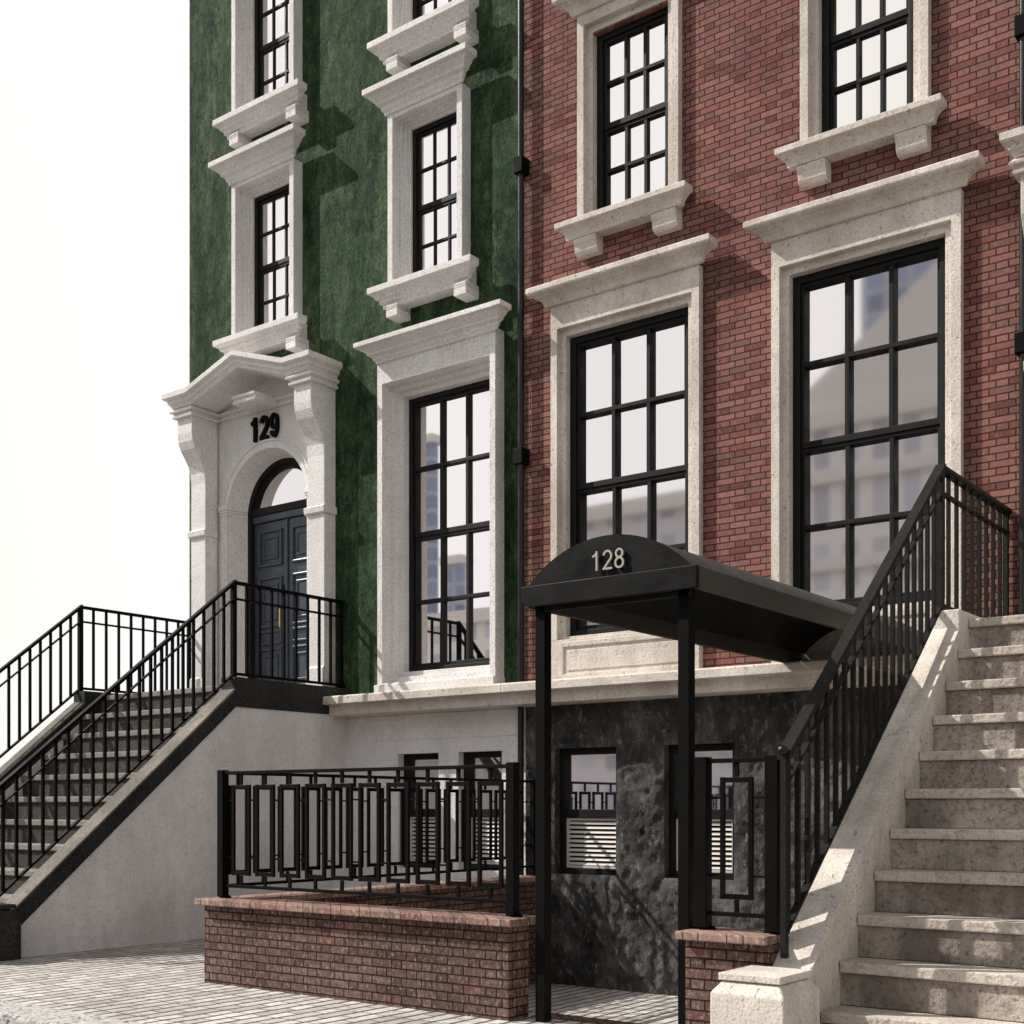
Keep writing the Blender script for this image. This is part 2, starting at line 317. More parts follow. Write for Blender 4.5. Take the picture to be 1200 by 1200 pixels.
class MB:
    """collects solids in world coordinates, builds ONE mesh object"""
    def __init__(s): s.v = []; s.f = []; s.fm = []; s.mi = 0
    def add(s, vs, fs):
        b = len(s.v); s.v += [tuple(x) for x in vs]
        for f in fs: s.f.append([b + i for i in f]); s.fm.append(s.mi)
        return s
    def box(s, x0, x1, y0, y1, z0, z1):
        vs = [(x0, y0, z0), (x1, y0, z0), (x1, y1, z0), (x0, y1, z0), (x0, y0, z1), (x1, y0, z1), (x1, y1, z1), (x0, y1, z1)]
        return s.add(vs, [(0, 3, 2, 1), (4, 5, 6, 7), (0, 1, 5, 4), (1, 2, 6, 5), (2, 3, 7, 6), (3, 0, 4, 7)])
    def ring(s, x0, x1, z0, z1, ix0, ix1, iz0, iz1, y0, y1):
        o = [(x0, z0), (x1, z0), (x1, z1), (x0, z1)]; i = [(ix0, iz0), (ix1, iz0), (ix1, iz1), (ix0, iz1)]
        vs = [(x, y0, z) for x, z in o] + [(x, y0, z) for x, z in i] + [(x, y1, z) for x, z in o] + [(x, y1, z) for x, z in i]
        fs = []
        for k in range(4):
            n = (k + 1) % 4
            fs += [(k, n, 4 + n, 4 + k), (8 + n, 8 + k, 12 + k, 12 + n), (n, k, 8 + k, 8 + n), (4 + k, 4 + n, 12 + n, 12 + k)]
        return s.add(vs, fs)
    def mould(s, x0, x1, yb, prof):
        """profile (projection, z) swept round front and both returns"""
        vs = []; n = len(prof)
        for p, z in prof: vs += [(x0 - p, yb, z), (x0 - p, yb - p, z), (x1 + p, yb - p, z), (x1 + p, yb, z)]
        fs = []
        for k in range(n - 1):
            a, b = 4 * k, 4 * k + 4
            for j in range(3): fs.append((a + j, a + j + 1, b + j + 1, b + j))
            fs.append((a + 3, a, b, b + 3))
        fs.append((3, 2, 1, 0)); t = 4 * (n - 1); fs.append((t, t + 1, t + 2, t + 3))
        return s.add(vs, fs)
    def prism_x(s, poly, x0, x1):
        """polygon in (y,z) extruded along x"""
        n = len(poly)
        vs = [(x0, y, z) for y, z in poly] + [(x1, y, z) for y, z in poly]
        fs = [tuple(range(n)), tuple(range(2 * n - 1, n - 1, -1))] + [(i, n + i, n + (i + 1) % n, (i + 1) % n) for i in range(n)]
        return s.add(vs, fs)
    def prism_y(s, poly, y0, y1):
        """polygon in (x,z) extruded along y"""
        n = len(poly)
        vs = [(x, y0, z) for x, z in poly] + [(x, y1, z) for x, z in poly]
        fs = [tuple(range(n)), tuple(range(2 * n - 1, n - 1, -1))] + [(i, n + i, n + (i + 1) % n, (i + 1) % n) for i in range(n)]
        return s.add(vs, fs)
    def bar(s, a, b, wx, wz):
        """straight bar in the YZ plane from a to b (x,y,z), vertical ends"""
        (x, ya, za), (_, yb, zb) = a, b; h = wx / 2
        vs = []
        for y, z in ((ya, za), (yb, zb)):
            vs += [(x - h, y, z - wz / 2), (x + h, y, z - wz / 2), (x + h, y, z + wz / 2), (x - h, y, z + wz / 2)]
        return s.add(vs, [(0, 1, 2, 3), (7, 6, 5, 4), (0, 4, 5, 1), (1, 5, 6, 2), (2, 6, 7, 3), (3, 7, 4, 0)])
    def cyl(s, x, y, z0, z1, r, n=16):
        vs = [(x + r * math.cos(2 * math.pi * i / n), y + r * math.sin(2 * math.pi * i / n), z) for z in (z0, z1) for i in range(n)]
        return s.add(vs, [tuple(range(n - 1, -1, -1)), tuple(range(n, 2 * n))] + [(i, (i + 1) % n, n + (i + 1) % n, n + i) for i in range(n)])
    def ball(s, x, y, z, r, n=12):
        vs = [(x, y, z - r)]; m = n // 2
        for j in range(1, m):
            t = math.pi * j / m
            for i in range(n): vs.append((x + r * math.sin(t) * math.cos(2 * math.pi * i / n), y + r * math.sin(t) * math.sin(2 * math.pi * i / n), z - r * math.cos(t)))
        vs.append((x, y, z + r)); L = len(vs) - 1
        fs = [(0, 1 + (i + 1) % n, 1 + i) for i in range(n)]
        for j in range(m - 2):
            a = 1 + j * n; fs += [(a + i, a + (i + 1) % n, a + n + (i + 1) % n, a + n + i) for i in range(n)]
        a = 1 + (m - 2) * n
        fs += [(a + i, a + (i + 1) % n, L) for i in range(n)]
        return s.add(vs, fs)
    def build(s, name, mats, parent=None, bevel=0.0, smooth=False, seg=2):
        if not isinstance(mats, (list, tuple)): mats = [mats]
        off = wloc(parent)
        me = bpy.data.meshes.new(name)
        me.from_pydata([(a - off.x, b - off.y, c - off.z) for a, b, c in s.v], [], s.f)
        for m in mats: me.materials.append(m)
        for p, i in zip(me.polygons, s.fm): p.material_index = i
        bm = bmesh.new(); bm.from_mesh(me); bmesh.ops.recalc_face_normals(bm, faces=bm.faces); bm.to_mesh(me); bm.free()
        if smooth:
            for p in me.polygons: p.use_smooth = True
        o = bpy.data.objects.new(name, me); COL.objects.link(o)
        if parent is not None: o.parent = parent
        if bevel:
            b = o.modifiers.new('bevel', 'BEVEL'); b.width = bevel; b.segments = seg; b.limit_method = 'ANGLE'; b.angle_limit = R(35)
            b.harden_normals = False
        return o

def ribbon(pts, wd, closed=False):
    """flat stroke: list of left/right outline points"""
    n = len(pts); L = []
    for i in range(n):
        a = pts[(i - 1) % n] if (closed or i > 0) else pts[i]
        b = pts[(i + 1) % n] if (closed or i < n - 1) else pts[i]
        d = Vector((b[0] - a[0], b[1] - a[1])).normalized(); nn = Vector((-d.y, d.x)) * wd / 2
        L.append(((pts[i][0] + nn.x, pts[i][1] + nn.y), (pts[i][0] - nn.x, pts[i][1] - nn.y)))
    return L
def arc_pts(cx, cy, rx, ry, d0, d1, n=18):
    return [(cx + rx * math.cos(R(d0 + (d1 - d0) * i / n)), cy + ry * math.sin(R(d0 + (d1 - d0) * i / n))) for i in range(n + 1)]
def digit_strokes(ch, wd):
    h = wd / 2
    if ch == '1': return [([(0.36, 0.0), (0.36, 1.0)], False), ([(0.38, 0.93), (0.24, 0.80), (0.08, 0.73)], False)]
    if ch == '2': return [(arc_pts(0.3, 1 - h - 0.26, 0.3 - h, 0.26, 170, -35) + [(0.06, h * 0.9)], False), ([(0.0, h), (0.6, h)], False)]
    if ch == '8': return [(arc_pts(0.3, 1 - h - 0.19, 0.26 - h, 0.205, 0, 360, 26)[:-1], True), (arc_pts(0.3, h + 0.235, 0.3 - h, 0.245, 0, 360, 26)[:-1], True)]
    if ch == '9': return [(arc_pts(0.3, 1 - h - 0.26, 0.3 - h, 0.26, 0, 360, 26)[:-1], True), (arc_pts(0.3, 0.42, 0.3 - h, 0.42 - h, -155, 0, 14) + [(0.6 - h, 1 - h - 0.26)], False)]
def text_mesh(name, body, size, xs, x0, y, z0, thick, mat, parent, wd):
    m = MB(); step = xs / (len(body) - 0.12); kx = step * 0.80 / 0.6; lay = 0
    for i, ch in enumerate(body):
        for pts, closed in digit_strokes(ch, wd):
            # width kept even although digits are squeezed
            P = [(x0 + step * i + px * kx, z0 + pz * size) for px, pz in pts]
            L = ribbon(P, wd * size * 0.95, closed); n = len(L); yy = y + 0.0006 * lay; lay += 1
            vs = []
            for (a, b) in L: vs += [(a[0], yy, a[1]), (b[0], yy, b[1]), (a[0], yy + thick, a[1]), (b[0], yy + thick, b[1])]
            fs = []
            for k in range(n if closed else n - 1):
                p, q = 4 * k, 4 * ((k + 1) % n)
                fs += [(p, p + 1, q + 1, q), (p + 2, q + 2, q + 3, p + 3), (p, q, q + 2, p + 2), (p + 1, p + 3, q + 3, q + 1)]
            if not closed: fs += [(0, 2, 3, 1), (4 * n - 4, 4 * n - 3, 4 * n - 1, 4 * n - 2)]
            m.add(vs, fs)
    return m.build(name, mat, parent)

F = 11.7            # facade plane

# ------------------------------------------------------------------ setting
g = MB().box(-900, 900, -900, 900, -0.9, -0.62).build('ground', M['ground']); tag(g, kind='structure')
sw = MB()
sw.box(-70, 60, 5.42, 7.47, -0.6, 0.0); sw.box(-70, -8.48, 7.47, 40, -0.6, 0.0); sw.box(-3.2, 60, 7.47, 40, -0.6, 0.0)
sw = sw.build('sidewalk', M['paver']); tag(sw, kind='structure')
ar = MB().box(-8.48, -3.2, 7.47, 12.2, -0.61, -0.5).build('areaway_floor', M['paver']); tag(ar, kind='structure')
kb = MB().box(-70, 60, 5.02, 5.42, -0.55, 0.012).build('kerb', M['kerb'], bevel=0.03); tag(kb, kind='structure')
rd = MB().box(-300, 300, -14, 5.02, -0.6, -0.14).build('road', M['asphalt']); tag(rd, kind='structure')
sf = MB().box(-300, 300, -26, -14, -0.6, 0.0).build('far_pavement', M['paver']); tag(sf, kind='structure')

# ------------------------------------------------------------------ windows
def sash_window(parent, name, fx0, fx1, fz0, fz1, fy, style, mat_sash, mat_glass):
    """black double-hung window, 3 columns x 4 rows; returns the part"""
    ow = 0.075 if style in ('brick', 'upper') else 0.06
    d = 0.16
    rec = {'brick': 0.07, 'tall': 0.05, 'upper': 0.04}.get(style, 0.024)
    wnd = MB().ring(fx0, fx1, fz0, fz1, fx0 + ow, fx1 - ow, fz0 + ow, fz1 - ow, fy, fy + d).build(name, mat_sash, parent, 0.006)
    ix0, ix1, iz0, iz1 = fx0 + ow, fx1 - ow, fz0 + ow, fz1 - ow
    mid = (iz0 + iz1) / 2
    for up in (1, 0):
        z0, z1 = (mid, iz1) if up else (iz0, mid)
        ys = fy + (0.03 if up else (0.045 if style in ('brick', 'upper') else 0.04))
        sw_, bt = (0.035 if style in ('brick', 'upper') else 0.03), (0.05 if not up else 0.035)
        b = MB()
        z0b = z0 - (0.03 if up else 0.0); z1b = z1 - (0.0 if up else 0.032)
        b.ring(ix0, ix1, z0b, z1b, ix0 + sw_, ix1 - sw_, z0b + (0.065 if up else bt), z1b - sw_, ys, ys + 0.09)
        a0, a1 = ix0 + sw_, ix1 - sw_; c0, c1 = z0b + (0.065 if up else bt), z1b - sw_
        mw = {'brick': 0.046, 'tall': 0.044, 'upper': 0.04}.get(style, 0.032)
        for k in (1, 2):
            xm = a0 + (a1 - a0) * k / 3
            b.box(xm - mw / 2, xm + mw / 2, ys + 0.005, ys + 0.085, c0, c1)
        zm = (c0 + c1) / 2
        b.box(a0, a1, ys + 0.002, ys + 0.083, zm - mw / 2, zm + mw / 2)
        b.build('sash', mat_sash, wnd, 0.004)
        MB().box(a0 - 0.01, a1 + 0.01, ys + rec, ys + rec + 0.005, c0 - 0.01, c1 + 0.01).build('pane', mat_glass, wnd)
    return wnd

CORN_G = [(0, 0), (0.02, 0.0), (0.03, 0.03), (0.05, 0.05), (0.055, 0.085), (0.10, 0.105), (0.105, 0.13), (0.15, 0.165), (0.165, 0.19), (0.215, 0.2), (0.22, 0.205), (0.22, 0.265), (0.0, 0.275)]
CORN_B = [(0, 0), (0.025, 0.0), (0.035, 0.012), (0.04, 0.035), (0.05, 0.06), (0.075, 0.085), (0.11, 0.10), (0.12, 0.115), (0.155, 0.12), (0.178, 0.135), (0.185, 0.15), (0.185, 0.2), (0.17, 0.212), (0, 0.215)]
def zs(prof, z, k=1.0, kp=1.0): return [(p * kp, z + dz * k) for p, dz in prof]
SILL_G = [(0.0, -0.25), (0.025, -0.25), (0.03, -0.2), (0.06, -0.19), (0.065, -0.15), (0.10, -0.135), (0.11, -0.1), (0.15, -0.085), (0.17, -0.075), (0.17, 0.0), (0, 0.012)]
SILL_B = [(0.0, -0.19), (0.075, -0.19), (0.078, -0.165), (0.085, -0.14), (0.10, -0.115), (0.12, -0.095), (0.145, -0.08), (0.165, -0.072), (0.17, -0.062), (0.17, -0.01), (0.155, 0.0), (0, 0.003)]

def window_green_upper(parent, x0, x1, zb, zt):
    yf = 11.54
    w_ = sash_window(parent, 'window', x0 + 0.20, x1 - 0.12, zb + 0.02, zt - 0.085, 11.78, 'green', M['sash'], M['glass'])
    s = MB().ring(x0, x1, zb, zt + 0.06, x0 + 0.085, x1 - 0.085, zb + 0.01, zt, yf, F + 0.02)
    s.ring(x0 + 0.04, x1 - 0.04, zb - 0.03, zt + 0.03, x0 + 0.13, x1 - 0.095, zb + 0.014, zt - 0.03, 11.655, 11.8)
    s.ring(x0 + 0.09, x1 - 0.06, zb - 0.03, zt + 0.01, x0 + 0.168, x1 - 0.108, zb + 0.017, zt - 0.055, 11.705, 11.85)
    s.ring(x0 + 0.12, x1 - 0.06, zb - 0.03, zt + 0.01, x0 + 0.20, x1 - 0.12, zb + 0.02, zt - 0.085, 11.745, 11.97)
    s.build('surround', M['white_stone'], w_, 0.006)
    MB().mould(x0 - 0.005, x1 + 0.01, yf - 0.002, zs(CORN_G, zt + 0.055, 1.12)).build('cornice', M['white_stone'], w_, 0.005)
    s = MB().mould(x0 - 0.02, x1 + 0.09, yf - 0.002, zs(SILL_G, zb - 0.005)); s.box(x0 - 0.02, x1 + 0.09, yf - 0.01, F + 0.01, zb - 0.25, zb - 0.02)
    s.build('sill', M['white_stone'], w_, 0.005)
    for bx in (x0 + 0.055, x1 - 0.06):
        b = MB(); fr = 11.455; z_ = zb - 0.257
        b.box(bx, bx + 0.185, fr, F + 0.01, z_ - 0.138, z_ - 0.052)
        b.box(bx + 0.008, bx + 0.177, fr + 0.008, F + 0.01, z_ - 0.051, z_ - 0.044)
        b.box(bx, bx + 0.185, fr, F + 0.01, z_ - 0.043, z_ - 0.026)
        b.box(bx + 0.008, bx + 0.177, fr + 0.008, F + 0.01, z_ - 0.025, z_ - 0.018)
        b.box(bx, bx + 0.185, fr, F + 0.01, z_ - 0.017, z_ + 0.01)
        b.build('bracket', M['white_stone'], w_, 0.003)
    return w_

def window_brick(parent, x0, x1, zb, zt, upper, head=0.25):
    yf = 11.62
    st = M['beige_stone']
    op0 = zb + (0.47 if not upper else 0.0)
    opt = zt - head
    w_ = sash_window(parent, 'window', x0 + 0.165, x1 - 0.165, op0 + 0.04, opt - 0.075, 11.77, 'upper' if upper else 'brick', M['sash'], M['glass'] if upper else M['glass_dim'])
    s = MB().ring(x0, x1, zb, zt, x0 + 0.09, x1 - 0.09, op0, opt, yf, F + 0.01)
    s.ring(x0 + 0.05, x1 - 0.05, op0 - 0.04, opt + 0.04, x0 + 0.165, x1 - 0.165, op0 + 0.04, opt - 0.075, 11.685, 11.9)
    s.build('surround', st, w_, 0.006)
    MB().mould(x0 - 0.03, x1 + 0.03, yf - 0.002, zs(CORN_B, zt - 0.005, 0.98)).build('cornice', st, w_, 0.005)
    if upper:
        s = MB().mould(x0 - 0.02, x1 + 0.0, yf - 0.002, zs(SILL_B, zb)); s.box(x0 - 0.02, x1, yf - 0.008, F + 0.01, zb - 0.19, zb - 0.02)
        s.build('sill', st, w_, 0.005)
        for bx in (x0 + 0.0, x1 - 0.295):
            fr = yf - 0.17
            pf = [(F + 0.01, zb - 0.192), (fr + 0.10, zb - 0.192), (fr + 0.092, zb - 0.215), (fr + 0.10, zb - 0.245), (fr + 0.118, zb - 0.275), (fr + 0.122, zb - 0.30), (fr + 0.13, zb - 0.335), (fr + 0.145, zb - 0.36), (fr + 0.17, zb - 0.375), (F + 0.01, zb - 0.38)]
            MB().prism_x(pf, bx, bx + 0.295).build('bracket', st, w_, 0.006)
    else:
        a = MB().ring(x0 + 0.13, x1 - 0.13, zb + 0.02, op0 - 0.03, x0 + 0.19, x1 - 0.19, zb + 0.08, op0 - 0.09, yf - 0.02, yf + 0.02)
        a.box(x0 + 0.23, x1 - 0.23, yf - 0.012, yf + 0.02, zb + 0.115, op0 - 0.125)
        a.build('apron_panel', st, w_, 0.008)
    return w_

def window_basement(parent, x0, x1, zb, zt, sashm, glassm):
    w_ = MB().ring(x0, x1, zb, zt, x0 + 0.07, x1 - 0.07, zb + 0.07, zt - 0.07, F + 0.10, F + 0.25).build('basement_window', sashm, parent, 0.005)
    mid = zb + (zt - zb) * 0.48
    ax0, ax1 = x0 + 0.07, x1 - 0.07
    MB().box(ax0, ax1, F + 0.12, F + 0.2, mid - 0.05, mid + 0.05).build('meeting_rail', sashm, w_, 0.004)
    MB().box(ax0, ax1, F + 0.17, F + 0.18, mid + 0.05, zt - 0.07).build('pane', glassm, w_)
    l0, l1 = zb + 0.07, mid - 0.05
    b = MB().ring(ax0, ax1, l0, l1, ax0 + 0.025, ax1 - 0.025, l0 + 0.025, l1 - 0.025, F + 0.14, F + 0.18)
    n = 10; p = (l1 - l0 - 0.05) / n
    for k in range(n):
        zc = l0 + 0.025 + p * (k + 0.5)
        b.prism_x([(F + 0.146, zc - p * 0.34), (F + 0.154, zc - p * 0.34), (F + 0.176, zc + p * 0.22), (F + 0.168, zc + p * 0.22)], ax0 + 0.024, ax1 - 0.024)
    b.build('louvre', M['louvre'], w_)
    MB().box(ax0, ax1, F + 0.2, F + 0.21, l0, l1).build('backing', M['void'], w_)
    return w_

def wall_grid(name, mat, parent, x0, x1, z0, z1, holes, depth=8.0, y=F, bevel=0.0):
    xs = sorted({x0, x1} | {a for h in holes for a in h[:2]}); zz = sorted({z0, z1} | {a for h in holes for a in h[2:]})
    m = MB()
    for i in range(len(xs) - 1):
        for j in range(len(zz) - 1):
            cx, cz = (xs[i] + xs[i + 1]) / 2, (zz[j] + zz[j + 1]) / 2
            if any(h[0] < cx < h[1] and h[2] < cz < h[3] for h in holes): continue
            m.add([(xs[i], y, zz[j]), (xs[i + 1], y, zz[j]), (xs[i + 1], y, zz[j + 1]), (xs[i], y, zz[j + 1])], [(0, 1, 2, 3)])
    for h in holes:   # reveals
        a, b, c, d = h; e = y + 0.3
        m.add([(a, y, c), (a, y, d), (a, e, d), (a, e, c)], [(0, 1, 2, 3)]); m.add([(b, y, c), (b, y, d), (b, e, d), (b, e, c)], [(0, 1, 2, 3)])
        m.add([(a, y, d), (b, y, d), (b, e, d), (a, e, d)], [(0, 1, 2, 3)]); m.add([(a, y, c), (b, y, c), (b, e, c), (a, e, c)], [(0, 1, 2, 3)])
    yb = y + depth
    m.add([(x0, y, z0), (x0, yb, z0), (x0, yb, z1), (x0, y, z1)], [(0, 1, 2, 3)])
    m.add([(x1, y, z0), (x1, yb, z0), (x1, yb, z1), (x1, y, z1)], [(0, 1, 2, 3)])
    m.add([(x0, yb, z0), (x1, yb, z0), (x1, yb, z1), (x0, yb, z1)], [(0, 1, 2, 3)])
    m.add([(x0, y, z1), (x1, y, z1), (x1, yb, z1), (x0, yb, z1)], [(0, 1, 2, 3)])
    me_o = m.build(name, mat, parent)
    return me_o

def belt(parent, x0, x1, mat):
    b = MB().prism_x([(11.36, 2.66), (11.36, 2.79), (11.25, 2.795), (11.25, 2.885), (11.27, 2.9), (F + 0.05, 2.9), (F + 0.05, 2.655), (11.40, 2.655)], x0, x1)
    return b.build('belt_course', mat, parent, 0.006)

# ------------------------------------------------------------------ door surround (portal)
def portal(parent, cx, st):
    xl, xr = cx - 1.33, cx + 1.33      # outer faces of the pilasters
    pw = 0.31
    yw = 11.74                          # inner wall plane
    r, rb_, zc = 0.80, 0.735, 5.60
    # main plate with an arched opening
    zt = 7.18
    n = 24
    P = MB()
    arc = [(cx - r * math.cos(math.pi * i / n), zc + r * math.sin(math.pi * i / n)) for i in range(n + 1)]
    for i in range(n):
        (xa, za), (xb, zb) = arc[i], arc[i + 1]
        P.add([(xa, yw, za), (xb, yw, zb), (xb, yw, zt), (xa, yw, zt)], [(0, 1, 2, 3)])
        def bk(x, z): return (cx + (x - cx) * rb_ / r, 12.02, zc + (z - zc) * rb_ / r)
        P.add([(xa, yw, za), (xb, yw, zb), bk(xb, zb), bk(xa, za)], [(0, 1, 2, 3)])
    for sgn in (-1, 1):
        xa, xb = cx + sgn * r, cx + sgn * 1.26; xi = cx + sgn * rb_
        P.add([(xa, yw, 2.98), (xb, yw, 2.98), (xb, yw, zt), (xa, yw, zt)], [(0, 1, 2, 3)])
        P.add([(xa, yw, 2.98), (xa, yw, zc), (xi, 12.02, zc), (xi, 12.02, 2.98)], [(0, 1, 2, 3)])
    body = P.build('door_surround', st, parent)
    # archivolt
    A = MB(); ro = r + 0.125
    for i in range(n):
        t0, t1 = math.pi * i / n, math.pi * (i + 1) / n
        def q(rr, t, y): return (cx - rr * math.cos(t), y, zc + rr * math.sin(t))
        rings = [(r + 0.001, yw + 0.02), (r + 0.001, yw - 0.035), (r + 0.06, yw - 0.035), (r + 0.064, yw - 0.022), (ro - 0.025, yw - 0.022), (ro - 0.02, yw - 0.04), (ro, yw - 0.04), (ro, yw + 0.02)]
        for (ra, ya), (rb, yb) in zip(rings[:-1], rings[1:]):
            A.add([q(ra, t0, ya), q(ra, t1, ya), q(rb, t1, yb), q(rb, t0, yb)], [(0, 1, 2, 3)])
    bmA = A.build('arch_moulding', st, body)
    # impost blocks and jamb strips
    for sgn in (-1, 1):
        def xx(a): return cx + sgn * a
        I = MB()
        for (e, z0, z1) in ((0.0, 5.595, 5.635), (0.012, 5.637, 5.668), (0.024, 5.67, 5.735)):
            q = [(xx(0.93 + e), yw + 0.02), (xx(0.93 + e), yw - 0.05 - e), (xx(0.795 - e), yw - 0.05 - e), (xx(0.733 - e), 12.0), (xx(0.80), 12.0)]
            k = len(q)
            I.add([(x, y, z0) for x, y in q] + [(x, y, z1) for x, y in q], [tuple(range(k)), tuple(range(2 * k - 1, k - 1, -1))] + [(i, (i + 1) % k, k + (i + 1) % k, k + i) for i in range(k)])
        I.build('impost', st, body, 0.003)
        MB().box(min(xx(0.92), xx(0.802)), max(xx(0.92), xx(0.802)), yw - 0.045, yw + 0.02, 2.98, 5.594).build('jamb', st, body, 0.005)
    # pilasters with scrolled consoles
    prof = [(F + 0.02, 2.98), (11.47, 2.98), (11.47, 3.3), (11.50, 3.33), (11.50, 6.05), (11.485, 6.2), (11.44, 6.32), (11.375, 6.42), (11.315, 6.5), (11.275, 6.6), (11.262, 6.7), (11.262, 6.98), (F + 0.02, 6.98)]
    for x0 in (xl, xr - pw):
        pl = MB().prism_x(prof, x0, x0 + pw).build('pilaster', st, body, 0.006)
        MB().prism_x([(F, 5.30), (11.475, 5.30), (11.462, 5.315), (11.455, 5.385), (11.475, 5.40), (F, 5.40)], x0 - 0.03, x0 + pw + 0.03).build('collar_band', st, body, 0.004)
    # entablature mouldings over consoles, along the wall, and a key block
    E = MB()
    ent = [(0, 6.93), (0.05, 6.93), (0.055, 6.955), (0.035, 6.97), (0.035, 7.0), (0.075, 7.005), (0.08, 7.03), (0.06, 7.045)]
    for x0 in (xl, xr - pw):
        E.mould(x0, x0 + pw, F + 0.02, [(0.43 + p if p else 0.42, z) for p, z in ent])
    # clamp side overhang of the console heads
    E2 = MB()
    for x0 in (xl, xr - pw):
        vs = []
        for p, z in ent + [(0.05, 7.06)]:
            vs += [(x0 - p, F + 0.01, z), (x0 - p, 11.262 - p, z), (x0 + pw + p, 11.262 - p, z), (x0 + pw + p, F + 0.01, z)]
        fs = []; k = len(ent) + 1
        for a in range(k - 1):
            i, j = 4 * a, 4 * a + 4
            fs += [(i, i + 1, j + 1, j), (i + 1, i + 2, j + 2, j + 1), (i + 2, i + 3, j + 3, j + 2)]
        fs += [(3, 2, 1, 0), (4 * k - 4, 4 * k - 3, 4 * k - 2, 4 * k - 1)]
        E2.add(vs, fs)
    xin0, xin1 = xl + pw + 0.06, xr - pw - 0.06
    pr_w = [(yw + 0.01, 6.94), (yw - 0.05, 6.94), (yw - 0.055, 6.965), (yw - 0.035, 6.975), (yw - 0.035, 7.0), (yw - 0.075, 7.008), (yw - 0.08, 7.035), (yw + 0.01, 7.06)]
    E2.prism_x(pr_w, xin0, cx - 0.2); E2.prism_x(pr_w, cx + 0.2, xin1)
    vs = []
    E2.mould(cx - 0.17, cx + 0.17, yw + 0.0, [(0.0, 6.935), (0.43, 6.935), (0.44, 6.965), (0.415, 6.975), (0.415, 7.0), (0.45, 7.008), (0.455, 7.04), (0.0, 7.062)])
    for i, (x, y, z) in enumerate(E2.v[-32:]):
        E2.v[len(E2.v) - 32 + i] = (min(max(x, cx - 0.225), cx + 0.225), y, z)
    E2.build('entablature', st, body, 0.003)
    # pediment: horizontal blocks over the consoles, shallow gable between
    D = MB()
    zb0, zt0 = 7.06, 7.26; apex = 0.31
    steps = [(0.0, 0.0), (0.02, 0.045), (0.045, 0.06), (0.05, 0.10), (0.085, 0.12), (0.10, 0.135), (0.10, 0.2)]
    yfr = 11.195
    bw = pw + 0.12
    def path(off):   # x stations along the front with their rise
        return [(xl - 0.03 - off, 0.0), (xl - 0.06 + bw, 0.0), (cx, apex), (xr + 0.06 - bw, 0.0), (xr + 0.03 + off, 0.0)]
    vs = []; fs = []
    for off, dz in steps:
        st_ = path(off)
        vs.append((st_[0][0], F + 0.01, zb0 + dz))
        for x, rise in st_: vs.append((x, yfr - off, zb0 + dz + rise))
        vs.append((st_[-1][0], F + 0.01, zb0 + dz))
    k = 7
    for a in range(len(steps) - 1):
        for j in range(k - 1):
            fs.append((a * k + j, a * k + j + 1, (a + 1) * k + j + 1, (a + 1) * k + j))
    D.add(vs, fs)
    # top surface and soffit
    def sheet(off, dz):
        st_ = path(off); v2 = []
        for x, rise in st_: v2 += [(x, yfr - off, zb0 + dz + rise), (x, F + (0.06 if off == 0 else 0.01), zb0 + dz + rise)]
        D.add(v2, [(2 * i, 2 * i + 2, 2 * i + 3, 2 * i + 1) for i in range(4)])
    sheet(0.10, 0.2); sheet(0.0, 0.0)
    D.build('pediment', st, body, 0.0)
    # tympanum wall under the soffit
    MB().prism_y([(xl - 0.06 + bw - 0.1, 7.03), (xr + 0.06 - bw + 0.1, 7.03), (xr + 0.06 - bw + 0.1, 7.07), (cx, 7.07 + apex), (xl - 0.06 + bw - 0.1, 7.07)], yw - 0.004, yw + 0.03).build('tympanum', st, body)
    return body

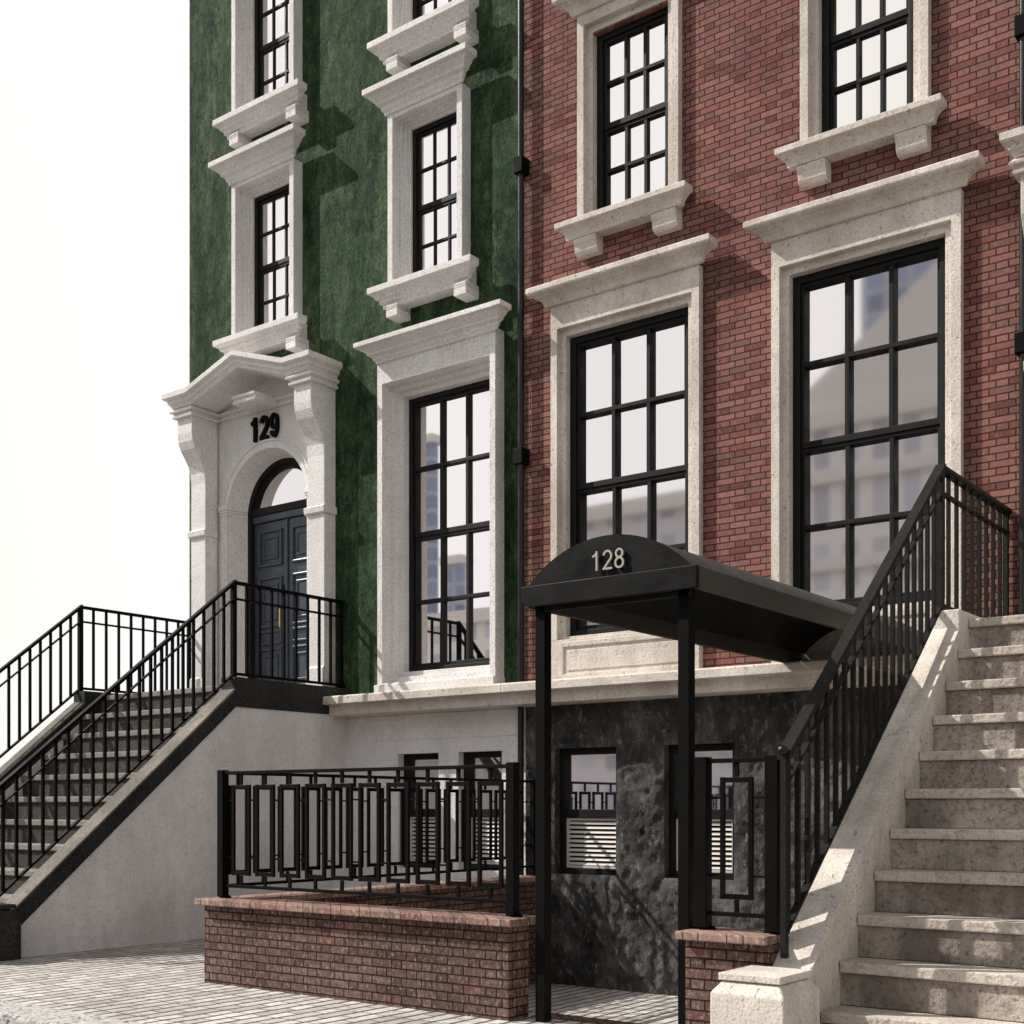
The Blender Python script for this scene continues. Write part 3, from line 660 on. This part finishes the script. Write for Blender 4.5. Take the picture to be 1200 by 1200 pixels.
def entrance_door(parent, cx):
    r, zc = 0.733, 5.60
    yd = 12.02
    n = 24
    D = MB()
    for (ra, rb, y0, y1) in ((r + 0.02, r - 0.065, yd, yd + 0.1), (r - 0.066, r - 0.125, yd + 0.045, yd + 0.1)):
        for i in range(n):
            t0, t1 = math.pi * i / n, math.pi * (i + 1) / n
            def q(rr, t, y): return (cx - rr * math.cos(t), y, zc + rr * math.sin(t))
            D.add([q(ra, t0, y0), q(ra, t1, y0), q(rb, t1, y0), q(rb, t0, y0)], [(0, 1, 2, 3)])
            D.add([q(rb, t0, y0), q(rb, t1, y0), q(rb, t1, y1), q(rb, t0, y1)], [(0, 1, 2, 3)])
    for sg in (-1, 1):
        D.box(min(cx + sg * (r + .02), cx + sg * (r - .06)), max(cx + sg * (r + .02), cx + sg * (r - .06)), yd + 0.001, yd + 0.1, 2.98, zc)
    D.box(cx - r + 0.062, cx + r - 0.062, yd + 0.012, yd + 0.1, 5.615, 5.715)
    door = D.build('door', M['sash_brown'], parent, 0.004)
    G = MB(); rr = r - 0.11
    arc = [(cx - rr * math.cos(math.pi * i / n), zc + rr * math.sin(math.pi * i / n)) for i in range(n + 1)]
    G.add([(x, yd + 0.075, z) for x, z in arc], [tuple(range(n + 1))])
    G.build('fanlight', M['glass_dim'], door)
    hw = r - 0.063
    MB().box(cx - hw, cx + hw, yd + 0.03, yd + 0.09, 5.515, 5.612).build('head_rail', M['door'], door, 0.008)
    zb, zt = 3.02, 5.512
    for sg in (-1, 1):
        x0, x1 = (cx - hw, cx - 0.005) if sg < 0 else (cx + 0.005, cx + hw)
        L = MB().box(x0, x1, yd + 0.07, yd + 0.11, zb, zt)
        px0, px1 = x0 + 0.14, x1 - 0.12
        for (a, b) in ((4.92, 5.36), (4.06, 4.70), (3.82, 3.95), (3.20, 3.70)):
            L.ring(px0 - 0.035, px1 + 0.035, a - 0.035, b + 0.035, px0, px1, a, b, yd + 0.04, yd + 0.072)
            if b - a > 0.3:
                L.ring(px0 + 0.05, px1 - 0.05, a + 0.06, b - 0.06, px0 + 0.08, px1 - 0.08, a + 0.09, b - 0.09, yd + 0.055, yd + 0.072)
        L.build('door_leaf', M['door'], door, 0.008)
    MB().box(cx - 0.02, cx + 0.03, yd + 0.045, yd + 0.071, zb, zt).build('astragal', M['door'], door, 0.006)
    MB().box(cx - 0.085, cx - 0.062, yd - 0.01, yd + 0.05, 4.0, 4.26).build('handle', M['brass'], door, 0.006)
    MB().box(cx - 0.095, cx - 0.05, yd + 0.05, yd + 0.072, 4.42, 4.60).build('lock_plate', M['sash'], door, 0.004)
    MB().box(cx - 0.72, cx + 0.72, 11.76, yd + 0.1, 2.96, 3.012).build('threshold', M['white_stone'], door, 0.005)
    return door

# ------------------------------------------------------------------ green house (129)
hg = empty('townhouse', (-11.6, F, 0), 'dark green stucco townhouse with white granite window surrounds and arched door numbered 129', 'house')
PC = -13.03
W_UP = [(-13.553, -12.314, 7.93, 10.02), (-10.636, -9.44, 7.93, 10.02), (-13.553, -12.314, 10.97, 13.06), (-10.636, -9.44, 10.97, 13.06)]
G1 = (-10.80, -8.935, 2.90, 7.04)
holes = [(a + 0.08, b - 0.08, c, d) for a, b, c, d in W_UP] + [(G1[0] + 0.07, G1[1] - 0.07, 2.95, 6.75), (PC - 1.22, PC + 1.22, 2.9, 7.40)]
wall_grid('wall', M['green'], hg, -14.649, -8.64, 2.89, 14.6, holes)
for a in W_UP: window_green_upper(hg, *a)
# tall first-floor window
x0, x1, zb, zt = G1
yf = 11.53
w1 = sash_window(hg, 'window', x0 + 0.225, x1 - 0.225, 3.19, 6.63, 11.87, 'tall', M['sash_brown'], M['glass'])
s = MB().ring(x0, x1, zb, zt + 0.03, x0 + 0.085, x1 - 0.085, zb + 0.14, 6.76, yf, F + 0.02)
s.ring(x0 + 0.05, x1 - 0.05, zb + 0.08, 6.8, x0 + 0.15, x1 - 0.15, zb + 0.22, 6.70, F - 0.02, 11.8)
s.ring(x0 + 0.10, x1 - 0.10, zb + 0.08, 6.75, x0 + 0.225, x1 - 0.225, 3.19, 6.63, 11.76, 12.05)
s.build('surround', M['white_stone'], w1, 0.006)
MB().mould(x0 + 0.02, x1 + 0.02, yf - 0.002, zs(CORN_G, 7.02, 0.93)).build('cornice', M['white_stone'], w1, 0.005)
MB().box(x0 - 0.012, x1 + 0.012, yf - 0.05, F + 0.01, 2.902, 3.02).build('sill', M['white_stone'], w1, 0.01)
# basement
bh = [(-10.60, -9.94, 0.75, 2.165), (-9.63, -8.97, 0.75, 2.165)]
bw_ = wall_grid('basement_wall', M['white_plaster'], hg, -11.75, -8.625, -0.55, 2.66, bh)
MB().box(-11.46, -8.63, F - 0.012, F + 0.01, 2.335, 2.652).build('plaster_band', M['white_plaster'], hg, 0.008)
for a in bh: window_basement(hg, *a, M['sash'], M['glass_dim'])
belt(hg, -11.53, -8.645, M['beige_stone'])
portal(hg, PC, M['white_stone'])
entrance_door(hg, PC)
nb = text_mesh('house_number', '129', 0.335, 0.57, -13.355, 11.695, 6.53, 0.045, M['metal'], hg, 0.16)

# ------------------------------------------------------------------ brick house (128)
hb = empty('townhouse', (-5.9, F, 0), 'red brick townhouse with beige limestone window surrounds above a black basement', 'house')
BW = [(-8.217, -6.325, 2.91, 7.15, False), (-5.514, -3.638, 2.91, 7.15, False), (-7.856, -6.569, 7.985, 10.30, True), (-5.208, -3.934, 7.985, 10.30, True), (-7.856, -6.569, 11.05, 13.3, True)]
holes = [(a + 0.07, b - 0.07, c + (0.4 if not u else 0.0), d - 0.22) for a, b, c, d, u in BW]
wall_grid('wall', M['brick'], hb, -8.638, -3.09, 2.89, 14.6, holes)
for a, b, c, d, u in BW: window_brick(hb, a, b, c, d, u, 0.27 if not u else 0.13)
bh = [(-8.215, -7.39, 0.745, 2.165), (-6.79, -5.965, 0.745, 2.165)]
def rough_wall(name, mat, parent, x0, x1, z0, z1, holes, y, step=0.02):
    from mathutils import noise as mn
    nx, nz = int((x1 - x0) / step), int((z1 - z0) / step)
    def grid(a, b, n, marks):
        g = [a + (b - a) * i / n for i in range(n + 1)]
        for m_ in marks:
            k = min(range(len(g)), key=lambda i: abs(g[i] - m_)); g[k] = m_
        return g
    xs = grid(x0, x1, nx, [h[0] for h in holes] + [h[1] for h in holes]); zz = grid(z0, z1, nz, [h[2] for h in holes] + [h[3] for h in holes])
    m = MB(); idx = {}
    for j, z in enumerate(zz):
        for i, x in enumerate(xs):
            p = Vector((x * 2.6, 3.1, z * 2.0))
            a = mn.fractal(p * 1.5, 0.7, 2.1, 6) * 0.030
            b_ = mn.ridged_multi_fractal(Vector((x * 7.5 + mn.noise(p) * 1.5, 7.7, z * 5.4)), 0.9, 2.2, 4, 0.9, 2.0) * 0.017
            edge = min([1.0] + [max(0.0, min(1.0, 12 * max(h[0] - x, x - h[1], h[2] - z, z - h[3], 0.0))) for h in holes])
            idx[i, j] = len(m.v); m.v.append((x, y - max(0.0, 0.012 + a + b_) * edge, z))
    for j in range(len(zz) - 1):
        for i in range(len(xs) - 1):
            cx, cz = (xs[i] + xs[i + 1]) / 2, (zz[j] + zz[j + 1]) / 2
            if any(h[0] < cx < h[1] and h[2] < cz < h[3] for h in holes): continue
            m.f.append([idx[i, j], idx[i + 1, j], idx[i + 1, j + 1], idx[i, j + 1]]); m.fm.append(0)
    for a, b_, c, d in holes:
        e = y + 0.3
        m.add([(a, y, c), (a, y, d), (a, e, d), (a, e, c)], [(0, 1, 2, 3)]); m.add([(b_, y, c), (b_, y, d), (b_, e, d), (b_, e, c)], [(0, 1, 2, 3)])
        m.add([(a, y, d), (b_, y, d), (b_, e, d), (a, e, d)], [(0, 1, 2, 3)]); m.add([(a, y, c), (b_, y, c), (b_, e, c), (a, e, c)], [(0, 1, 2, 3)])
    return m.build(name, mat, parent, smooth=True)
rough_wall('basement_wall', M['black_wall'], hb, -8.60, -3.25, -0.52, 2.65, bh, F)
for a in bh: window_basement(hb, *a, M['sash'], M['glass_dim'])
belt(hb, -8.642, -3.34, M['beige_stone'])

# ------------------------------------------------------------------ third house at the right edge
OFF = 11.34
hc = empty('townhouse', (0.0, F, 0), 'neighbouring dark townhouse whose beige door surround just enters at the right edge', 'house')
PC3 = PC + OFF
wall_grid('wall', M['green'], hc, -3.06, 3.0, -0.5, 14.6, [(PC3 - 1.22, PC3 + 1.22, 2.9, 7.40)])
portal(hc, PC3, M['beige_stone']); entrance_door(hc, PC3)

# ------------------------------------------------------------------ drainpipes
def pipe(x, label, zs_):
    t = empty('drainpipe', (x, F - 0.08, 0), label, 'drainpipe', 'drainpipes on the joints between houses')
    MB().cyl(x, F - 0.085, -0.5, 14.5, 0.036, 20).build('pipe', M['pipe'], t, smooth=False)
    for z in zs_:
        MB().box(x - 0.062, x + 0.062, F - 0.15, F + 0.01, z - 0.09, z + 0.09).build('clamp', M['metal'], t, 0.006)
pipe(-8.63, 'black drainpipe on the joint between the green and the red brick house', (5.53, 8.87, 12.2))
pipe(-3.09, 'black drainpipe at the right edge beside the red brick wall', (5.6, 8.4))

# ------------------------------------------------------------------ stoops
def stoop(x0, x1, label, m_side, m_band, m_cap, m_riser, m_tread, m_ped):
    t = empty('stoop_staircase', ((x0 + x1) / 2, 7.0, 0), label, 'staircase', 'stoops rising to the front doors')
    cw = 0.245
    for sg, xo in ((-1, x0), (1, x1)):
        a, b = (xo, xo + cw) if sg < 0 else (xo - cw, xo)
        sa, sb = (a + 0.02, b - 0.001) if sg < 0 else (a + 0.001, b - 0.02)
        if m_side is not m_band:
            MB().prism_x([(7.02, 0.0), (7.02, 0.27), (9.84, 2.69), (F, 2.69), (F, 0.0)], sa, sb).build('side_wall', m_side, t)
            bd = MB().prism_x([(7.0, 0.25), (7.0, 0.47), (9.82, 2.86), (9.82, 3.03), (F, 3.03), (F, 2.68), (9.845, 2.68)], a, b).build('coping', m_band, t, 0.006)
        else:
            bd = MB().prism_x([(7.0, 0.0), (7.0, 0.47), (9.82, 2.86), (9.82, 3.03), (F, 3.03), (F, 0.0)], a, b).build('coping', m_band, t, 0.008)
        c = MB().prism_x([(6.985, 0.462), (6.985, 0.487), (9.818, 2.888), (9.818, 2.858)], a - 0.006, b + 0.006)
        c.build('coping_cap', m_cap, bd, 0.004)
        # pedestal at the foot
        pc = (a + b) / 2 + (-sg) * 0.0 + (0.03 if sg < 0 else -0.03) * -1
        px0, px1, py0, py1 = pc - 0.23, pc + 0.23, 6.5, 6.998
        pd = MB()
        prof = [(px0, px1, py0, py1, 0.0), (px0, px1, py0, py1, 0.43), (px0 + 0.05, px1 - 0.05, py0 + 0.05, py1 - 0.05, 0.495)]
        vs = []
        for (xa, xb, ya, yb, z) in prof: vs += [(xa, ya, z), (xb, ya, z), (xb, yb, z), (xa, yb, z)]
        fs = [(0, 3, 2, 1), (8, 9, 10, 11)]
        for k in (0, 4):
            for j in range(4): fs.append((k + j, k + (j + 1) % 4, k + 4 + (j + 1) % 4, k + 4 + j))
        pd.add(vs, fs)
        p_ = pd.build('pedestal', m_ped, t, 0.008)
        MB().box(px0 + 0.035, px1 - 0.035, py0 + 0.035, py1 - 0.035, 0.502, 0.545).build('pedestal_cap', m_ped, p_, 0.006)
    xi0, xi1 = x0 + cw, x1 - cw
    ri, go = 0.271, 0.288
    for k in range(1, 11):
        yn = 10.05 - (11 - k) * go
        st = MB().box(xi0, xi1, yn + 0.03, 10.1, ri * (k - 1) + (0.001 if k == 1 else 0.0), ri * k - 0.07).build('step', m_riser, t, 0.005)
        MB().box(xi0 + 0.004, xi1 - 0.004, yn, yn + go + 0.025, ri * k - 0.068, ri * k).build('tread', m_tread, st, 0.01)
    MB().box(xi0, xi1, 10.06, F - 0.02, 2.4, 2.905).build('landing', m_riser, t)
    MB().box(xi0 + 0.004, xi1 - 0.004, 10.03, F - 0.02, 2.907, 2.975).build('landing_slab', m_tread, t, 0.01)
    return t
S1 = (-14.68, -11.47)
S3 = (S1[0] + 11.35, S1[1] + 11.35)
stoop(*S1, 'stoop with white side wall and black coping in front of the door numbered 129', M['white_plaster'], M['dark_stone'], M['tan_cap'], M['dark_riser'], M['dark_tread'], M['dark_stone'])
stoop(*S3, 'all beige limestone stoop in the right foreground with worn wide steps', M['beige_stone'], M['beige_stone'], M['beige_stone'], M['step_stone'], M['tread_stone'], M['beige_stone'])

# ------------------------------------------------------------------ stair railings
def railing(x, y_end, label, sg, mat, top_w=0.07, ball=False):
    t = empty('stair_railing', (x, 9.87, 0), label, 'railing', 'iron railings along the stoops')
    yc, ztop, zbot = 9.87, 4.15, 3.075
    sl = 0.822
    def zt_(y): return ztop - (yc - y) * sl
    def zb_(y): return zbot - (yc - y) * sl
    MB().bar((x, yc + 0.02, ztop + 0.016), (x, y_end, zt_(y_end)), top_w, 0.045).bar((x, yc + 0.02, ztop), (x, F - 0.005, ztop), top_w, 0.035).build('handrail', mat, t, 0.005)
    m = MB().bar((x, yc, ztop - 0.19), (x, y_end, zt_(y_end) - 0.19), 0.045, 0.022).bar((x, yc, ztop - 0.19), (x, F - 0.005, ztop - 0.19), 0.045, 0.022)
    m.build('mid_rail', mat, t, 0.003)
    MB().bar((x, yc, zbot), (x, y_end, zb_(y_end)), 0.05, 0.03).bar((x, yc, zbot), (x, F - 0.005, zbot), 0.05, 0.03).build('bottom_rail', mat, t, 0.003)
    MB().box(x - 0.029, x + 0.029, yc - 0.029, yc + 0.029, 3.03, ztop - 0.012).build('corner_post', mat, t, 0.004)
    h = 0.015
    y = yc + 0.199
    while y < F - 0.1:
        MB().box(x - h, x + h, y - h, y + h, zbot - 0.005, ztop - 0.014).build('baluster', mat, t, 0.002); y += 0.199
    MB().box(x - 0.022, x + 0.022, F - 0.075, F - 0.03, 3.03, ztop - 0.016).build('end_post', mat, t, 0.003)
    y = yc - 0.147
    while y > y_end + 0.03:
        MB().box(x - h, x + h, y - h, y + h, zb_(y) - 0.004, zt_(y) - 0.02).build('baluster', mat, t, 0.002); y -= 0.147
    MB().box(x - 0.02, x + 0.02, y_end - 0.005, y_end + 0.035, zb_(y_end) - 0.14, zt_(y_end) + 0.012).build('foot_post', mat, t, 0.003)
    if ball:
        MB().ball(x, y_end - 0.012, zt_(y_end) + 0.035, 0.032).build('ball_finial', M['pipe'], t, smooth=True)
    return t
railing(-14.60, 6.8, 'black iron stair railing standing against white sky on the far side of the dark stoop', -1, M['metal'])
railing(-11.55, 6.8, 'black iron stair railing above the white plaster side wall, across the door numbered 129', 1, M['metal'])
railing(-3.25, 7.02, 'worn black iron stair railing on the beige stoop in the right foreground', -1, M['metal_worn'], 0.085, True)

# ------------------------------------------------------------------ low brick walls
wl = empty('garden_wall', (-7.0, 7.15, 0), 'low brown brick wall with brick coping around the sunken basement yard', 'wall')
b = MB().box(-8.605, -5.33, 7.03, 7.27, 0.0, 0.665); b.box(-8.605, -8.36, 7.272, F - 0.002, -0.55, 0.665); b.box(-8.358, -5.33, 7.272, 7.45, -0.55, -0.002)
b.build('brick_body', M['low_brick'], wl, 0.004)
b = MB().add([(-8.64, 6.95, .667), (-5.25, 6.95, .667), (-5.25, 7.35, .667), (-8.28, 7.35, .667), (-8.28, F - .002, .667), (-8.64, F - .002, .667),
              (-8.64, 6.95, .72), (-5.25, 6.95, .72), (-5.25, 7.35, .72), (-8.28, 7.35, .72), (-8.28, F - .002, .72), (-8.64, F - .002, .72)],
             [(5, 4, 3, 2, 1, 0), (6, 7, 8, 9, 10, 11)] + [(i, (i + 1) % 6, 6 + (i + 1) % 6, 6 + i) for i in range(6)])
b.build('coping', M['low_coping'], wl, 0.008)
wr = empty('garden_wall', (-3.6, 7.15, 0), 'short brown brick pier between the canopy post and the beige stoop', 'wall')
MB().box(-3.925, -3.335, 7.03, 7.27, 0.0, 0.665).build('brick_body', M['low_brick'], wr, 0.004)
MB().box(-3.955, -3.335, 6.95, 7.35, 0.667, 0.72).build('coping', M['low_coping'], wr, 0.008)
MB().box(-5.328, -3.2, 7.30, 7.49, -0.6, 0.004).build('areaway_kerb', M['low_brick'])
tag(bpy.data.objects['areaway_kerb'], kind='structure')

# ------------------------------------------------------------------ fences on the low walls
def motif(m, along, c, fixed, w_=0.113, t_=0.03):
    """rectangular loop panel, centre c along the axis"""
    d = 0.012
    def bx(a0, a1, z0, z1, dd=d):
        if along == 'x': m.box(a0, a1, fixed - dd, fixed + dd, z0, z1)
        else: m.box(fixed - dd, fixed + dd, a0, a1, z0, z1)
    bx(c - w_, c - w_ + t_, 0.92, 1.69); bx(c + w_ - t_, c + w_, 0.92, 1.69)
    bx(c - w_ + t_, c + w_ - t_, 1.655, 1.688, d - 0.002); bx(c - w_ + t_, c + w_ - t_, 0.922, 0.955, d - 0.002)
    bx(c - t_ / 2, c + t_ / 2, 1.69, 1.782, d - 0.003); bx(c - t_ / 2, c + t_ / 2, 0.838, 0.92, d - 0.003)
def fence(label, along, a0, a1, fixed, centres, posts, group):
    loc = ((a0 + a1) / 2, fixed, 0.72) if along == 'x' else (fixed, (a0 + a1) / 2, 0.72)
    t = empty('iron_fence', loc, label, 'fence', group)
    def bx(a, b_, z0, z1, dd):
        return MB().box(a, b_, fixed - dd, fixed + dd, z0, z1) if along == 'x' else MB().box(fixed - dd, fixed + dd, a, b_, z0, z1)
    bx(a0, a1, 1.78, 1.808, 0.02).build('top_rail', M['metal'], t, 0.003)
    bx(a0, a1, 0.814, 0.84, 0.018).build('bottom_rail', M['metal'], t, 0.003)
    for c in centres:
        m = MB(); motif(m, along, c, fixed); m.build('loop_picket', M['metal'], t, 0.002)
    w_ = 0.115
    pts = [a0] + [v for c in centres for v in (c - w_, c + w_)] + [a1]
    for z in (1.56, 1.07):
        for i in range(0, len(pts), 2):
            a, b_ = pts[i], pts[i + 1]
            if b_ - a < 0.01: continue
            m = MB()
            if along == 'x': m.box(a, b_, fixed - 0.007, fixed + 0.007, z - 0.007, z + 0.007)
            else: m.box(fixed - 0.007, fixed + 0.007, a, b_, z - 0.007, z + 0.007)
            m.build('cross_bar', M['metal'], t)
    for p, hw in posts:
        q = MB().box(p - hw, p + hw, fixed - hw, fixed + hw, 0.735, 1.82) if along == 'x' else MB().box(fixed - hw, fixed + hw, p - hw, p + hw, 0.735, 1.82)
        q = q.build('post', M['metal'], t, 0.004)
        q2 = MB().mould(p - hw, p + hw, fixed + hw, [(0.0, 0.721), (0.03, 0.721), (0.03, 0.73), (0.01, 0.745), (0.0, 0.746)]) if along == 'x' else MB().box(fixed - hw - .02, fixed + hw + .02, p - hw - .02, p + hw + .02, 0.721, 0.734)
        q2.build('post_foot', M['metal'], q)
    return t
GR = 'iron fences with tall rectangular loops'
fence('long front iron fence with ten tall rectangular loops on the low brick wall', 'x', -8.5, -5.39, 7.15, [-8.269 + 0.2982 * i for i in range(10)], [(-8.505, 0.036), (-5.385, 0.036)], GR)
fence('iron fence on the side brick wall running back to the house front', 'y', 7.1735, F - 0.05, -8.47, [7.288 + 0.2885 * i for i in range(15)], [(F - 0.06, 0.03)], GR)
fence('short iron fence with one rectangular loop on the brick pier beside the stoop', 'x', -3.87, -3.36, 7.15, [-3.625], [(-3.862, 0.042), (-3.372, 0.045)], GR)

# ------------------------------------------------------------------ canopy
ca = empty('entrance_canopy', (-4.53, 7.1, 0), 'black barrel vaulted canopy on two thin posts numbered 128', 'canopy')
cx0, cx1 = -5.22, -3.845
c_m = (cx0 + cx1) / 2; hw = (cx1 - cx0) / 2 - 0.045; rise = 0.275; zs0 = 3.028
Rr = (hw * hw + rise * rise) / (2 * rise); a_m = math.asin(hw / Rr); n = 24
def arcp(k, rr): 
    a = -a_m + 2 * a_m * k / n
    return (c_m + rr * math.sin(a), zs0 + rise - Rr + rr * math.cos(a))
V = MB(); o_ = [arcp(k, Rr) for k in range(n + 1)]; i_ = [arcp(k, Rr - 0.03) for k in range(n + 1)]
y0, y1 = 7.06, F - 0.03
vs = [(x, y, z) for y in (y0, y1) for x, z in o_] + [(x, y, z) for y in (y0, y1) for x, z in i_]
N = n + 1; fs = []
for k in range(n):
    fs += [(k, k + 1, N + k + 1, N + k), (2 * N + k + 1, 2 * N + k, 3 * N + k, 3 * N + k + 1), (k, 2 * N + k, 2 * N + k + 1, k + 1), (N + k, N + k + 1, 3 * N + k + 1, 3 * N + k)]
V.add(vs, fs)
V.fm = [0 if i % 4 == 0 else 1 for i in range(len(V.f))]
V.build('vault', [M['canopy_sheen'], M['canopy']], ca, smooth=False)
MB().prism_y([arcp(k, Rr + 0.002) for k in range(n + 1)], 7.045, 7.059).build('front_panel', M['canopy'], ca)
MB().prism_y([(cx0, 2.93), (cx0 + 0.03, 2.895), (cx0 + 0.10, 2.885), (cx1, 2.885), (cx1, 3.03), (cx0, 3.03)], 7.028, 7.072).build('front_fascia', M['canopy'], ca, 0.004)
for xa in (cx0 + 0.003, cx1 - 0.043):
    MB().box(xa, xa + 0.04, 7.074, F - 0.03, 2.888, 3.028).build('side_fascia', M['canopy_sheen'], ca, 0.004)
MB().box(cx0 + 0.1, cx1 - 0.1, 7.12, 7.17, 2.86, 2.91).build('cross_beam', M['metal_worn'], ca, 0.004)
for xa in (-5.165, -4.03):
    p = MB().box(xa, xa + 0.082, 7.12, 7.202, 0.006, 2.95).build('canopy_post', M['metal'], ca, 0.004)
text_mesh('house_number', '128', 0.13, 0.262, -4.632, 7.018, 3.072, 0.014, M['steel_num'], ca, 0.105)

# ------------------------------------------------------------------ city across the street (seen in the window glass)
def city(x0, x1, y0, y1, h, mat, label, roof=0.0, bands=()):
    t = empty('city_building', ((x0 + x1) / 2, y1, 0), label, 'building')
    m = MB().box(x0, x1, y0, y1, -0.5, h)
    m.build('wall', mat, t)
    b = MB().box(x0 - 0.4, x1 + 0.4, y0 - 0.4, y1 + 0.5, h, h + 0.7)
    if roof: b.prism_y([(x0, h + 0.7), (x1, h + 0.7), ((x0 + x1) / 2, h + 0.7 + roof)], y0, y1)
    b.build('roof', M['far_trim'], t)
    for z in bands: MB().box(x0 - 0.25, x1 + 0.25, y1 + 0.001, y1 + 0.4, z, z + 0.5).build('cornice', M['far_trim'], t)
M['far_trim'] = flat('far_trim', (0.86, 0.83, 0.80), 0.8)
tA = tower_mat('far_blue_glass', (0.42, 0.45, 0.54), (0.22, 0.25, 0.36), 1.6, 1.6, 0.22)
tB = tower_mat('far_pale_front', (0.88, 0.85, 0.84), (0.50, 0.51, 0.57), 1.3, 2.6, 0.32)
tC = tower_mat('far_grey_front', (0.74, 0.72, 0.75), (0.42, 0.43, 0.50), 1.5, 2.9, 0.38)
city(-24.0, -5.0, -42, -27, 17.5, tB, 'pale gabled building opposite, mirrored in the large right window of the brick house', 7.0, (4.2, 8.0, 11.5, 15.2))
city(-36.0, -24.4, -46, -27, 15.2, tC, 'flat roofed grey building opposite, mirrored in the left window of the brick house', 0, (4.0, 7.6, 11.2))
city(-28.7, -27.7, -60, -47, 26.0, tA, 'narrow blue grey block rising behind the flat roofed grey building', 0)
city(-33.0, -20.0, -72, -60, 46.0, tA, 'tall blue grey office tower behind the pale gabled building', 0)
city(-47.5, -37.0, -44, -30, 11.6, tB, 'low pale building opposite, mirrored at the foot of the green house window', 0, (4.0, 7.6))
city(-77.6, -75.4, -64.8, -64, 35.0, tA, 'slim blue tower far off, mirrored at the left edge of the green house window', 0)
city(-70.4, -68.8, -60.8, -60, 22.5, tA, 'small blue office block far off, mirrored in the middle of the green house window', 0)
